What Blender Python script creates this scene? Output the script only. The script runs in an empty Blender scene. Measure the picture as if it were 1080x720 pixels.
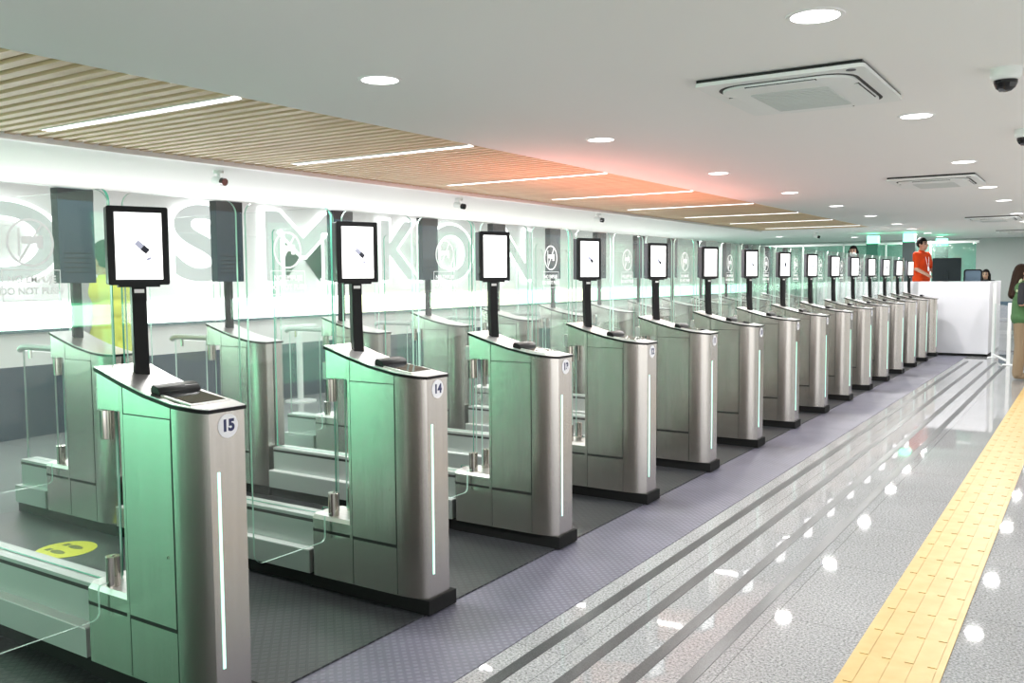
import bpy, bmesh, math, random
from mathutils import Vector, Matrix
random.seed(7)
SC = bpy.context.scene
COL = SC.collection
PI = math.pi

# ------------------------------------------------------------------ camera
F_PX, YAW, PITCH, ROLL, CAM_H = 943.3, 0.5784, 0.0711, 0.0067, 1.57
_R = Vector((math.cos(YAW), math.sin(YAW), 0))
_F = Vector((-math.sin(YAW)*math.cos(PITCH), math.cos(YAW)*math.cos(PITCH), -math.sin(PITCH)))
_U = _R.cross(_F)
_x = _R*math.cos(ROLL) - _U*math.sin(ROLL)
_y = _R*math.sin(ROLL) + _U*math.cos(ROLL)
cam = bpy.data.cameras.new('camera')
cam.sensor_width = 36.0
cam.lens = F_PX/1080*36.0
cam.clip_start = 0.05
cam_ob = bpy.data.objects.new('camera', cam)
COL.objects.link(cam_ob)
cam_ob.matrix_world = Matrix(((_x.x, _y.x, -_F.x, 0), (_x.y, _y.y, -_F.y, 0), (_x.z, _y.z, -_F.z, CAM_H), (0, 0, 0, 1)))
SC.camera = cam_ob

# ------------------------------------------------------------------ world, exposure, large lights
SC.view_settings.view_transform = 'Standard'
SC.view_settings.look = 'None'
SC.view_settings.exposure = 0.42
SC.view_settings.gamma = 1.0
SC.view_settings.use_curve_mapping = False
w = bpy.data.worlds.new('world'); SC.world = w
w.use_nodes = True
w.node_tree.nodes['Background'].inputs[0].default_value = (0.9, 0.95, 1, 1)
w.node_tree.nodes['Background'].inputs[1].default_value = 0.5
SC.cycles.transparent_max_bounces = 96
SC.cycles.max_bounces = 10
SC.cycles.glossy_bounces = 6
SC.cycles.diffuse_bounces = 5
SC.cycles.caustics_reflective = False
SC.cycles.sample_clamp_indirect = 4.0
SC.cycles.use_denoising = True


def area(name, loc, target, sx, sy, power, color=(1, 1, 1)):
    l = bpy.data.lights.new(name, 'AREA')
    l.shape = 'RECTANGLE'; l.size = sx; l.size_y = sy; l.energy = power; l.color = color
    o = bpy.data.objects.new(name, l); COL.objects.link(o)
    o.location = loc
    o.rotation_euler = (Vector(target)-Vector(loc)).to_track_quat('-Z', 'Y').to_euler()
    return o


# added fill lamps: side wall, near end, over the hall, and up at the slats
area('side_fill', (2.35, 8.0, 1.0), (-1.5, 8.0, 2.5), 24, 1.6, 105, (1, 0.985, 0.97))
area('near_end_fill', (-1.5, -3.9, 1.2), (-2.5, 1, 2.2), 5, 2.0, 80, (1, 0.99, 0.98))
area('hall_fill', (-7.4, 9.0, 2.48), (-7.4, 9.0, 0), 1.6, 22, 75, (1, 0.99, 1.0))
area('slat_fill', (-8.84, 8.5, 1.21), (-6.0, 8.5, 2.9), 25, 0.24, 130, (1, 0.99, 0.97))  # extra lamp added at the light band to brighten the slats
# added stand-in lamps for unseen coloured sources: green at hall wall, red between gates
area('green_wash', (-8.7, -2.5, 1.25), (-2.0, -0.9, 1.15), 2.2, 2.1, 35, (0.22, 1, 0.53))
area('red_wash', (-4.25, 8.6, 1.70), (-4.25, 8.6, 2.6), 1.0, 5.0, 38, (1, 0.34, 0.28))

# ------------------------------------------------------------------ materials
MATS = {}


def mat(name, color, rough=0.5, metal=0.0, spec=0.5, emit=None, estr=0.0, nodes=None):
    m = bpy.data.materials.new(name); m.use_nodes = True
    b = m.node_tree.nodes['Principled BSDF']
    b.inputs['Base Color'].default_value = (*color, 1)
    b.inputs['Roughness'].default_value = rough
    b.inputs['Metallic'].default_value = metal
    b.inputs['Specular IOR Level'].default_value = spec
    if emit:
        b.inputs['Emission Color'].default_value = (*emit, 1)
        b.inputs['Emission Strength'].default_value = estr
    if nodes:
        nodes(m.node_tree, b)
    MATS[name] = m
    return m


def N(t, kind, **kw):
    n = t.nodes.new(kind)
    for k, v in kw.items():
        if k.startswith('i_'):
            key = k[2:]
            key = int(key) if key.isdigit() else key.replace('_', ' ')
            n.inputs[key].default_value = v
        else:
            setattr(n, k, v)
    return n


def mapping(t, scale, coord='Object', rot=(0, 0, 0)):
    c = N(t, 'ShaderNodeTexCoord'); m = N(t, 'ShaderNodeMapping')
    m.inputs['Scale'].default_value = scale; m.inputs['Rotation'].default_value = rot
    t.links.new(c.outputs[coord], m.inputs['Vector'])
    return m.outputs['Vector']


def ramp(t, src, stops):
    r = N(t, 'ShaderNodeValToRGB')
    e = r.color_ramp.elements
    while len(e) < len(stops): e.new(0.5)
    for k, (p, c) in enumerate(stops):
        e[k].position = p; e[k].color = (*c, 1)
    t.links.new(src, r.inputs['Fac'])
    return r.outputs['Color']


def bump(t, b, src, strength, dist=0.002):
    n = N(t, 'ShaderNodeBump'); n.inputs['Strength'].default_value = strength; n.inputs['Distance'].default_value = dist
    t.links.new(src, n.inputs['Height']); t.links.new(n.outputs['Normal'], b.inputs['Normal'])


def steel_nodes(t, b):
    v = mapping(t, (60, 60, 0.8))
    n = N(t, 'ShaderNodeTexNoise', i_Scale=1.0, i_Detail=3.0)
    t.links.new(v, n.inputs['Vector'])
    c = ramp(t, n.outputs['Fac'], [(0.3, (0.48, 0.455, 0.43)), (0.7, (0.52, 0.495, 0.47))])
    t.links.new(c, b.inputs['Base Color'])
    b.inputs['Roughness'].default_value = 0.24
    tg = N(t, 'ShaderNodeTangent'); tg.direction_type = 'RADIAL'; tg.axis = 'Z'
    t.links.new(tg.outputs['Tangent'], b.inputs['Tangent'])
    b.inputs['Anisotropic'].default_value = 0.75
    b.inputs['Anisotropic Rotation'].default_value = 0.25


mat('steel', (0.6, 0.58, 0.56), 0.3, 1.0, nodes=steel_nodes)


def plate_nodes(t, b):
    v = mapping(t, (2, 160, 2))
    n = N(t, 'ShaderNodeTexNoise', i_Scale=1.0, i_Detail=2.0)
    t.links.new(v, n.inputs['Vector'])
    c = ramp(t, n.outputs['Fac'], [(0.3, (0.72, 0.70, 0.70)), (0.7, (0.82, 0.80, 0.80))])
    t.links.new(c, b.inputs['Base Color'])


mat('top_steel', (0.8, 0.78, 0.78), 0.32, 1.0, nodes=plate_nodes)
mat('chrome', (0.55, 0.52, 0.48), 0.12, 1.0)
mat('pale_steel', (0.50, 0.535, 0.525), 0.42, 0.6)
mat('black', (0.006, 0.006, 0.007), 0.35, spec=0.2)
mat('seam', (0.01, 0.011, 0.011), 0.6)
mat('plinth', (0.010, 0.0105, 0.011), 0.7, spec=0.2)
mat('screen_case', (0.006, 0.006, 0.007), 0.28, spec=0.25)
mat('case_grey', (0.10, 0.10, 0.115), 0.4, spec=0.3)
mat('tall_case', (0.018, 0.034, 0.05), 0.35, spec=0.25)
mat('screen_white', (0.9, 0.9, 0.9), 0.2, emit=(1, 1, 1), estr=1.25)
mat('icon_dark', (0.02, 0.02, 0.04), 0.4)
mat('icon_mid', (0.25, 0.26, 0.34), 0.4, emit=(0.35, 0.36, 0.45), estr=0.6)
mat('icon_pale', (0.6, 0.6, 0.66), 0.4, emit=(0.8, 0.8, 0.86), estr=0.9)
mat('led_strip', (0.8, 1, 0.95), 0.3, emit=(0.40, 1.0, 0.76), estr=1.05)
mat('disc_white', (0.80, 0.80, 0.85), 0.4)
mat('navy', (0.02, 0.025, 0.10), 0.5)
mat('label_white', (0.75, 0.75, 0.75), 0.5)
mat('reader_glass', (0.02, 0.022, 0.024), 0.08)
mat('etch_white', (0.92, 0.95, 0.95), 0.6)


def glass(name, tint, refl, veil=0.0):
    m = bpy.data.materials.new(name); m.use_nodes = True
    t = m.node_tree; t.nodes.clear()
    o = N(t, 'ShaderNodeOutputMaterial')
    tr = N(t, 'ShaderNodeBsdfTransparent'); tr.inputs['Color'].default_value = (*tint, 1)
    gl = N(t, 'ShaderNodeBsdfGlossy'); gl.inputs['Roughness'].default_value = 0.02
    fr = N(t, 'ShaderNodeFresnel')
    ge = N(t, 'ShaderNodeNewGeometry'); io = N(t, 'ShaderNodeMapRange')   # same index seen from either side of the pane
    io.inputs['To Min'].default_value = refl; io.inputs['To Max'].default_value = 1/refl
    t.links.new(ge.outputs['Backfacing'], io.inputs['Value']); t.links.new(io.outputs['Result'], fr.inputs['IOR'])
    mx = N(t, 'ShaderNodeMixShader')
    t.links.new(fr.outputs[0], mx.inputs[0]); t.links.new(tr.outputs[0], mx.inputs[1]); t.links.new(gl.outputs[0], mx.inputs[2])
    last = mx
    if veil:  # whitish diffuse mixed in, imitating the veil of bright reflections
        df = N(t, 'ShaderNodeBsdfDiffuse'); df.inputs['Color'].default_value = (0.9, 0.95, 0.94, 1)
        m2 = N(t, 'ShaderNodeMixShader'); m2.inputs[0].default_value = veil
        t.links.new(mx.outputs[0], m2.inputs[1]); t.links.new(df.outputs[0], m2.inputs[2]); last = m2
    t.links.new(last.outputs[0], o.inputs['Surface'])
    MATS[name] = m


glass('glass', (0.985, 0.997, 0.992), 1.26, 0.014)
glass('booth_glass', (0.55, 0.86, 0.76), 1.45, 0.06)
mat('glass_edge', (0.10, 0.50, 0.34), 0.15, spec=0.6)
mat('glass_edge_pale', (0.55, 0.75, 0.68), 0.15, spec=0.6)


def granite(t, b):
    v = mapping(t, (1, 1, 1))
    n = N(t, 'ShaderNodeTexNoise', i_Scale=90.0, i_Detail=4.0, i_Roughness=0.7)
    t.links.new(v, n.inputs['Vector'])
    c1 = ramp(t, n.outputs['Fac'], [(0.32, (0.10, 0.105, 0.11)), (0.46, (0.33, 0.335, 0.345)), (0.60, (0.49, 0.50, 0.51)), (0.72, (0.68, 0.69, 0.70))])
    n2 = N(t, 'ShaderNodeTexNoise', i_Scale=1.3, i_Detail=2.0)
    t.links.new(v, n2.inputs['Vector'])
    c2 = ramp(t, n2.outputs['Fac'], [(0.3, (0.86, 0.86, 0.86)), (0.7, (1, 1, 1))])
    br = N(t, 'ShaderNodeTexBrick', offset=0.5, i_Scale=1.0, i_Mortar_Size=0.0025, i_Brick_Width=0.9, i_Row_Height=0.6)
    br.inputs['Color1'].default_value = (1, 1, 1, 1); br.inputs['Color2'].default_value = (0.93, 0.935, 0.94, 1); br.inputs['Mortar'].default_value = (0.55, 0.56, 0.56, 1)
    v2 = mapping(t, (1, 1, 1), rot=(0, 0, PI/2))
    t.links.new(v2, br.inputs['Vector'])
    m1 = N(t, 'ShaderNodeMixRGB', blend_type='MULTIPLY'); m1.inputs[0].default_value = 1
    m2 = N(t, 'ShaderNodeMixRGB', blend_type='MULTIPLY'); m2.inputs[0].default_value = 1
    t.links.new(c1, m1.inputs[1]); t.links.new(c2, m1.inputs[2])
    t.links.new(m1.outputs[0], m2.inputs[1]); t.links.new(br.outputs['Color'], m2.inputs[2])
    t.links.new(m2.outputs[0], b.inputs['Base Color'])


mat('granite', (0.5, 0.5, 0.52), 0.028, spec=0.33, nodes=granite)


def dark_granite(t, b):
    v = mapping(t, (1, 1, 1))
    n = N(t, 'ShaderNodeTexNoise', i_Scale=220.0, i_Detail=2.0)
    t.links.new(v, n.inputs['Vector'])
    c = ramp(t, n.outputs['Fac'], [(0.35, (0.03, 0.032, 0.035)), (0.65, (0.075, 0.08, 0.083))])
    t.links.new(c, b.inputs['Base Color'])


mat('dark_granite', (0.08, 0.08, 0.085), 0.3, spec=0.3, nodes=dark_granite)


def studs(scale, lo, hi, rot=PI/4, strength=0.6):
    def f(t, b):
        v = mapping(t, (scale, scale, scale), rot=(0, 0, rot))
        vo = N(t, 'ShaderNodeTexVoronoi', i_Scale=1.0, i_Randomness=0.0)
        vo.distance = 'CHEBYCHEV'
        t.links.new(v, vo.inputs['Vector'])
        c = ramp(t, vo.outputs['Distance'], [(0.18, hi), (0.36, lo)])
        n2 = N(t, 'ShaderNodeTexNoise', i_Scale=3.0, i_Detail=4.0)
        t.links.new(mapping(t, (1, 1, 1)), n2.inputs['Vector'])
        c2 = ramp(t, n2.outputs['Fac'], [(0.3, (0.8, 0.8, 0.8)), (0.7, (1.1, 1.1, 1.1))])
        m1 = N(t, 'ShaderNodeMixRGB', blend_type='MULTIPLY'); m1.inputs[0].default_value = 1
        t.links.new(c, m1.inputs[1]); t.links.new(c2, m1.inputs[2])
        t.links.new(m1.outputs[0], b.inputs['Base Color'])
        mr = N(t, 'ShaderNodeMapRange'); mr.inputs['From Min'].default_value = 0.36; mr.inputs['From Max'].default_value = 0.15
        t.links.new(vo.outputs['Distance'], mr.inputs['Value'])
        bump(t, b, mr.outputs['Result'], strength, 0.004)
    return f


mat('mat_rubber', (0.05, 0.055, 0.06), 0.38, spec=0.35, nodes=studs(26, (0.028, 0.030, 0.034), (0.085, 0.09, 0.10)))
mat('purple_rubber', (0.2, 0.2, 0.26), 0.42, nodes=studs(30, (0.115, 0.113, 0.155), (0.165, 0.163, 0.21), strength=0.3))


def yellow_nodes(t, b):
    n = N(t, 'ShaderNodeTexNoise', i_Scale=9.0, i_Detail=4.0)
    t.links.new(mapping(t, (1, 1, 1)), n.inputs['Vector'])
    c = ramp(t, n.outputs['Fac'], [(0.3, (0.50, 0.335, 0.10)), (0.7, (0.59, 0.405, 0.145))])
    t.links.new(c, b.inputs['Base Color'])


mat('tactile_yellow', (0.78, 0.5, 0.14), 0.4, nodes=yellow_nodes)
mat('tactile_worn', (0.62, 0.40, 0.11), 0.5)


def wall_nodes(t, b):
    n = N(t, 'ShaderNodeTexNoise', i_Scale=2.0, i_Detail=3.0)
    t.links.new(mapping(t, (1, 1, 1)), n.inputs['Vector'])
    c = ramp(t, n.outputs['Fac'], [(0.3, (0.76, 0.76, 0.76)), (0.7, (0.80, 0.80, 0.80))])
    t.links.new(c, b.inputs['Base Color'])


mat('white_wall', (0.84, 0.84, 0.84), 0.6, nodes=wall_nodes)
mat('ceiling_paint', (0.88, 0.88, 0.87), 0.7)
mat('grey_wall', (0.55, 0.56, 0.56), 0.6)
mat('trim_white', (0.9, 0.9, 0.9), 0.4)
mat('dado_blue', (0.035, 0.06, 0.085), 0.35)
mat('ledge_teal', (0.10, 0.17, 0.19), 0.4)
mat('plenum', (0.10, 0.085, 0.055), 0.8)


def wood_nodes(t, b):
    n = N(t, 'ShaderNodeTexNoise', i_Scale=1.0, i_Detail=4.0)
    t.links.new(mapping(t, (1.5, 22, 22)), n.inputs['Vector'])
    c = ramp(t, n.outputs['Fac'], [(0.3, (0.70, 0.50, 0.31)), (0.7, (0.84, 0.64, 0.42))])
    t.links.new(c, b.inputs['Base Color'])


mat('wood', (0.6, 0.45, 0.3), 0.5, nodes=wood_nodes)
mat('lamp_white', (1, 1, 1), 0.4, emit=(1, 0.99, 0.97), estr=4.0)
mat('strip_white', (1, 1, 1), 0.4, emit=(1, 0.985, 0.96), estr=3.0)
mat('lamp_rim', (0.85, 0.85, 0.85), 0.4)
mat('band_white', (1, 1, 1), 0.4, emit=(0.97, 1, 1), estr=3.2)
mat('band_warm', (1, 1, 0.9), 0.4, emit=(1, 0.90, 0.60), estr=2.2)
mat('band_mint', (0.8, 1, 0.9), 0.4, emit=(0.40, 1, 0.70), estr=2.0)
mat('band_green', (0.3, 1, 0.6), 0.4, emit=(0.10, 0.95, 0.42), estr=5.0)
mat('band_red', (1, 0.5, 0.5), 0.4, emit=(1, 0.45, 0.42), estr=1.7)
mat('neon', (1, 1, 1), 0.4, emit=(1, 1, 1), estr=1.6)
mat('letter_face', (0.74, 0.78, 0.79), 0.5)
mat('ac_white', (0.80, 0.83, 0.82), 0.4)
mat('ac_grille', (0.62, 0.66, 0.65), 0.5)
mat('green_lamp', (0.05, 0.3, 0.2), 0.4, emit=(0.16, 1.0, 0.52), estr=3.6)
mat('pillar_dark', (0.05, 0.075, 0.08), 0.4)
mat('pillar_green', (0.02, 0.16, 0.11), 0.3)
mat('counter_white', (0.78, 0.78, 0.83), 0.35)
mat('monitor_black', (0.010, 0.016, 0.018), 0.5, spec=0.15)
mat('plastic_white', (0.82, 0.84, 0.84), 0.4)
mat('seat_blue', (0.10, 0.16, 0.22), 0.5)
mat('sign_yellow', (0.70, 0.74, 0.06), 0.5)
mat('sign_print', (0.16, 0.19, 0.03), 0.5)
mat('lens', (0.01, 0.01, 0.012), 0.06)


def skin_nodes(col):
    def f(t, b):
        n = N(t, 'ShaderNodeTexNoise', i_Scale=14.0)
        t.links.new(mapping(t, (1, 1, 1)), n.inputs['Vector'])
        c = ramp(t, n.outputs['Fac'], [(0.3, tuple(0.9*x for x in col)), (0.7, col)])
        t.links.new(c, b.inputs['Base Color'])
    return f


mat('skin', (0.42, 0.25, 0.17), 0.5, nodes=skin_nodes((0.42, 0.25, 0.17)))
mat('eye_dark', (0.03, 0.02, 0.02), 0.3)
mat('lips', (0.36, 0.14, 0.12), 0.5)
mat('hair_black', (0.010, 0.008, 0.008), 0.7, spec=0.08)
mat('hair_brown', (0.032, 0.018, 0.012), 0.65, spec=0.1)
mat('polo_orange', (0.50, 0.045, 0.006), 0.85, spec=0.2)
mat('cloth_dark', (0.02, 0.021, 0.026), 0.8)
mat('cloth_green', (0.06, 0.15, 0.055), 0.8)
mat('vest_trim', (0.42, 0.50, 0.30), 0.8)
mat('cloth_khaki', (0.27, 0.20, 0.125), 0.85)
mat('vest_yellow', (0.62, 0.72, 0.10), 0.7, emit=None)
mat('cloth_grey', (0.35, 0.35, 0.36), 0.8)
mat('mask_white', (0.85, 0.86, 0.88), 0.7)
mat('shoe', (0.03, 0.03, 0.03), 0.5)


# ------------------------------------------------------------------ mesh helpers
class MB:
    def __init__(self):
        self.v = []; self.f = []; self.m = []; self.mats = []

    def mi(self, name):
        if name not in self.mats: self.mats.append(name)
        return self.mats.index(name)

    def add(self, verts, faces, m):
        o = len(self.v); k = self.mi(m)
        self.v += [tuple(p) for p in verts]
        for f in faces:
            self.f.append(tuple(o+i for i in f)); self.m.append(k)

    def box(self, x0, x1, y0, y1, z0, z1, m):
        vs = [(x, y, z) for z in (z0, z1) for y in (y0, y1) for x in (x0, x1)]
        self.add(vs, [(0, 2, 3, 1), (4, 5, 7, 6), (0, 1, 5, 4), (2, 6, 7, 3), (0, 4, 6, 2), (1, 3, 7, 5)], m)

    def prism(self, pts, z0, z1, m, mside=None):
        """pts counter-clockwise plan outline; z0,z1 numbers or functions of (x,y)"""
        n = len(pts)
        g = lambda z, p: z(p[0], p[1]) if callable(z) else z
        vs = [(p[0], p[1], g(z0, p)) for p in pts] + [(p[0], p[1], g(z1, p)) for p in pts]
        self.add(vs, [tuple(range(n-1, -1, -1)), tuple(range(n, 2*n))], m)
        self.add(vs, [(i, (i+1) % n, n+(i+1) % n, n+i) for i in range(n)], mside or m)

    def xform(self, M, start=0):
        for i in range(start, len(self.v)):
            self.v[i] = tuple(M @ Vector(self.v[i]))

    def cyl(self, c, r, h, m, axis='z', seg=20, r2=None):
        r2 = r if r2 is None else r2
        vs = []
        for k, (rr, zz) in enumerate(((r, 0), (r2, h))):
            for i in range(seg):
                a = 2*PI*i/seg
                p = (rr*math.cos(a), rr*math.sin(a), zz)
                if axis == 'x': p = (p[2], p[0], p[1])
                if axis == 'y': p = (p[1], p[2], p[0])
                vs.append((c[0]+p[0], c[1]+p[1], c[2]+p[2]))
        self.add(vs, [tuple(range(seg-1, -1, -1)), tuple(range(seg, 2*seg))], m)
        self.add(vs, [(i, (i+1) % seg, seg+(i+1) % seg, seg+i) for i in range(seg)], m)

    def lathe(self, c, prof, m, seg=24):
        vs = []; n = len(prof)
        for i in range(seg):
            a = 2*PI*i/seg
            for r, z in prof: vs.append((c[0]+r*math.cos(a), c[1]+r*math.sin(a), c[2]+z))
        fs = []
        for i in range(seg):
            j = (i+1) % seg
            for k in range(n-1): fs.append((i*n+k, j*n+k, j*n+k+1, i*n+k+1))
        self.add(vs, fs, m)
        self.add(vs, [tuple(i*n for i in range(seg-1, -1, -1)), tuple(i*n+n-1 for i in range(seg))], m)

    def tube(self, pts, r, m, seg=10):
        pts = [Vector(p) for p in pts]; n = len(pts); vs = []
        up = Vector((0, 0, 1))
        for i, p in enumerate(pts):
            d = (pts[min(i+1, n-1)]-pts[max(i-1, 0)]).normalized()
            u = up if abs(d.dot(up)) < 0.95 else Vector((1, 0, 0))
            a = d.cross(u).normalized(); b = a.cross(d)
            for k in range(seg):
                t = 2*PI*k/seg
                vs.append(p+a*(r*math.cos(t))+b*(r*math.sin(t)))
        fs = [(i*seg+k, i*seg+(k+1) % seg, (i+1)*seg+(k+1) % seg, (i+1)*seg+k) for i in range(n-1) for k in range(seg)]
        fs += [tuple(range(seg-1, -1, -1)), tuple((n-1)*seg+k for k in range(seg))]
        self.add(vs, fs, m)

    def mesh(self, name, smooth=True, bevel=0.0):
        me = bpy.data.meshes.new(name)
        me.from_pydata(self.v, [], self.f)
        for k in self.mats: me.materials.append(MATS[k])
        me.polygons.foreach_set('material_index', self.m)
        bm = bmesh.new(); bm.from_mesh(me)
        bmesh.ops.remove_doubles(bm, verts=bm.verts, dist=1e-6)
        bmesh.ops.recalc_face_normals(bm, faces=bm.faces)
        if bevel:
            es = [e for e in bm.edges if len(e.link_faces) == 2 and e.calc_face_angle(0) > 0.6]
            bmesh.ops.bevel(bm, geom=es, offset=bevel, segments=2, profile=0.5, affect='EDGES', clamp_overlap=True)
        if smooth:
            for f in bm.faces: f.smooth = True
            for e in bm.edges:
                if len(e.link_faces) != 2 or e.calc_face_angle(0) > 0.32: e.smooth = False
        bm.to_mesh(me); bm.free()
        return me

    def build(self, name, parent=None, smooth=True, bevel=0.0):
        return link(name, self.mesh(name, smooth, bevel), parent)


def link(name, me, parent=None):
    o = bpy.data.objects.new(name, me); COL.objects.link(o)
    if parent: o.parent = parent
    return o


def tag(o, label, cat, group=None, kind=None):
    o['label'] = label; o['category'] = cat
    if group: o['group'] = group
    if kind: o['kind'] = kind
    return o


def thing(name, loc, label, cat, group=None, rz=0.0):
    o = bpy.data.objects.new(name, None); COL.objects.link(o)
    o.empty_display_size = 0.1
    o.location = loc; o.rotation_euler = (0, 0, rz)
    return tag(o, label, cat, group)


def struct(o):
    o['kind'] = 'structure'
    return o


def dup(root, loc, label, cat=None, group=None, rz=None):
    r = root.copy(); COL.objects.link(r); r.location = loc
    if rz is not None: r.rotation_euler = (0, 0, rz)
    r['label'] = label
    if cat: r['category'] = cat
    if group: r['group'] = group

    def rec(src, dst):
        for ch in list(src.children):
            c = ch.copy(); COL.objects.link(c); c.parent = dst
            rec(ch, c)
    rec(root, r)
    return r


def text_mesh(s, size, extrude=0.0, offset=0.0, space=1.0, outline=None):
    c = bpy.data.curves.new('lettering', 'FONT')
    c.body = s; c.size = size; c.extrude = extrude; c.offset = offset
    c.align_x = 'CENTER'; c.align_y = 'CENTER'; c.space_character = space
    if outline:
        c.fill_mode = 'NONE'; c.bevel_depth = outline; c.bevel_resolution = 1
    o = bpy.data.objects.new('lettering', c); COL.objects.link(o)
    dg = bpy.context.evaluated_depsgraph_get(); dg.update()
    me = bpy.data.meshes.new_from_object(o.evaluated_get(dg))
    bpy.data.objects.remove(o); bpy.data.curves.remove(c)
    return me


def add_mesh(mb, me, M, m):
    mb.add([M @ v.co for v in me.vertices], [tuple(p.vertices) for p in me.polygons], m)


ORD = ['first', 'second', 'third', 'fourth', 'fifth', 'sixth', 'seventh', 'eighth', 'ninth', 'tenth', 'eleventh', 'twelfth', 'thirteenth', 'fourteenth', 'fifteenth']

# ------------------------------------------------------------------ room shell
CEIL = 2.535
WX, EX, Y0, Y1 = -8.94, 2.5, -4.2, 26.8
b = MB(); b.box(WX-0.2, EX+0.2, Y0-0.2, Y1+0.2, -0.2, 0.0, 'granite'); struct(b.build('floor', smooth=False))
b = MB()
b.box(-3.84, EX+0.2, Y0-0.2, Y1+0.2, CEIL, CEIL+0.25, 'ceiling_paint')
b.box(WX-0.2, -6.02, Y0-0.2, Y1+0.2, CEIL, CEIL+0.25, 'ceiling_paint')
b.box(-6.02, -3.84, 19.0, Y1+0.2, CEIL, CEIL+0.25, 'ceiling_paint')
b.box(-6.02, -3.84, Y0-0.2, 19.0, CEIL+0.13, CEIL+0.25, 'plenum')
struct(b.build('ceiling', smooth=False))
b = MB()
yy = -4.1
while yy < 18.95:
    b.box(-6.02, -3.84, yy, yy+0.062, CEIL, CEIL+0.09, 'wood'); yy += 0.11
struct(b.build('slatted_ceiling', smooth=False))
b = MB(); b.box(-6.10, -6.02, Y0, 19.0, CEIL-0.035, CEIL, 'trim_white'); struct(b.build('trim_5', smooth=False))
b = MB()
b.box(WX-0.2, WX, Y0, Y1, 0.0, 0.72, 'dado_blue')
b.box(WX-0.2, WX, Y0, Y1, 0.72, CEIL, 'white_wall')
struct(b.build('wall_left', smooth=False))
b = MB(); b.box(WX, WX+0.06, Y0, Y1, 1.055, 1.085, 'ledge_teal'); struct(b.build('trim_6', smooth=False))
b = MB(); b.box(EX, EX+0.2, Y0, Y1, 0, CEIL, 'white_wall'); struct(b.build('wall_right', smooth=False))
b = MB(); b.box(WX-0.2, EX+0.2, Y1, Y1+0.2, 0, CEIL, 'grey_wall'); struct(b.build('wall_back', smooth=False))
b = MB(); b.box(WX-0.2, EX+0.2, Y0-0.2, Y0, 0, CEIL, 'white_wall'); struct(b.build('wall_front', smooth=False))
b = MB(); b.box(WX, -1.0, Y1-0.012, Y1, 0.0, 0.1, 'trim_white'); struct(b.build('baseboard_back', smooth=False))

# floor coverings
b = MB(); b.box(-6.12, -2.565, Y0, 19.15, 0.0, 0.012, 'mat_rubber'); struct(b.build('floor_matting', smooth=False))
b = MB(); b.box(-2.565, -2.045, Y0, 19.15, 0.0, 0.004, 'purple_rubber'); struct(b.build('floor_border', smooth=False))
for k, x in enumerate((-1.92, -1.69, -1.475, -1.285)):
    b = MB(); b.box(x-0.028, x+0.028, Y0, 18.1, 0.0, 0.002, 'dark_granite'); struct(b.build('trim_%d' % (k+1), smooth=False))
b = MB(); b.box(-0.80, -0.455, Y0, 24.0, 0.0, 0.006, 'tactile_yellow')
yy = -1.0
while yy < 22.0:
    for k in range(4):
        xc = -0.80+0.345*(k+0.5)/4
        for (a, c) in ((yy+0.012, yy+0.288),):
            b.box(xc-0.017, xc+0.017, a, c, 0.006, 0.0085, 'tactile_yellow')
    yy += 0.30
tag(b.build('tactile_paving', smooth=False), 'yellow tactile paving strip with raised bars along the grey floor', 'tactile paving')

# ------------------------------------------------------------------ gate pedestal
ZP = [(-0.70, 1.272), (-0.604, 1.24), (-0.46, 1.197), (-0.32, 1.161), (-0.16, 1.133), (-0.03, 1.121), (0.10, 1.119)]


def zt(x, y=0):
    for (a, za), (c, zc) in zip(ZP, ZP[1:]):
        if x <= c: return za+(zc-za)*(x-a)/(c-a)
    return ZP[-1][1]


W2, FW2, SX = 0.109, 0.076, -0.165


def arc_side(off=0.0, n=8):
    """right-hand (-y) curve from the seam to the front edge"""
    th = 2*math.atan((W2-FW2)/(-SX)); R = -SX/math.sin(th)
    out = []
    for i in range(n+1):
        a = th*i/n
        out.append((SX+R*math.sin(a)+(off if i == n else 0), -(W2+off)+R*(1-math.cos(a))))
    return out


def outline(xb, off=0.0):
    s = arc_side(off)
    pts = [(xb, -(W2+off))]
    xs = [x for x in (-0.58, -0.52, -0.46, -0.39, -0.32, -0.24) if x > xb+0.01]
    pts += [(x, -(W2+off)) for x in xs]
    pts += s
    pts += [(x, -y) for x, y in reversed(s)]
    pts += [(x, W2+off) for x in reversed(xs)] + [(xb, W2+off)]
    return pts


def strips(b, pts, zlo, zhi, m):
    """slab that follows the sloping top: top/bottom as cross strips"""
    n = len(pts); h = n//2
    vs = [(x, y, zlo(x, y)) for x, y in pts] + [(x, y, zhi(x, y)) for x, y in pts]
    fs = [(i, (i+1) % n, n+(i+1) % n, n+i) for i in range(n)]
    for i in range(h-1):
        j = n-1-i
        fs.append((i, j, j-1, i+1)); fs.append((n+i, n+i+1, n+j-1, n+j))
    b.add(vs, fs, m)


def mk_cabinet():
    b = MB()
    strips(b, outline(-0.463), lambda x, y: 0.08, lambda x, y: zt(x)-0.012, 'steel')
    for s in (-1, 1):
        y0, y1 = sorted((s*(W2-0.001), s*(W2+0.0007)))
        for x in (-0.4455, -0.1655):
            b.box(x-0.0018, x+0.0018, y0, y1, 0.085, zt(x)-0.014, 'seam')
    return b.mesh('cabinet')


def mk_door(s):
    b = MB()
    y0, y1 = sorted((s*(W2-0.001), s*(W2+0.0006)))
    b.box(-0.4435, -0.1675, y0, y1, 0.306, 1.082, 'seam')
    y0, y1 = sorted((s*(W2-0.001), s*(W2+0.0022)))
    b.box(-0.4425, -0.1685, y0, y1, 0.322, 1.078, 'steel')
    return b.mesh('side_door')


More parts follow.
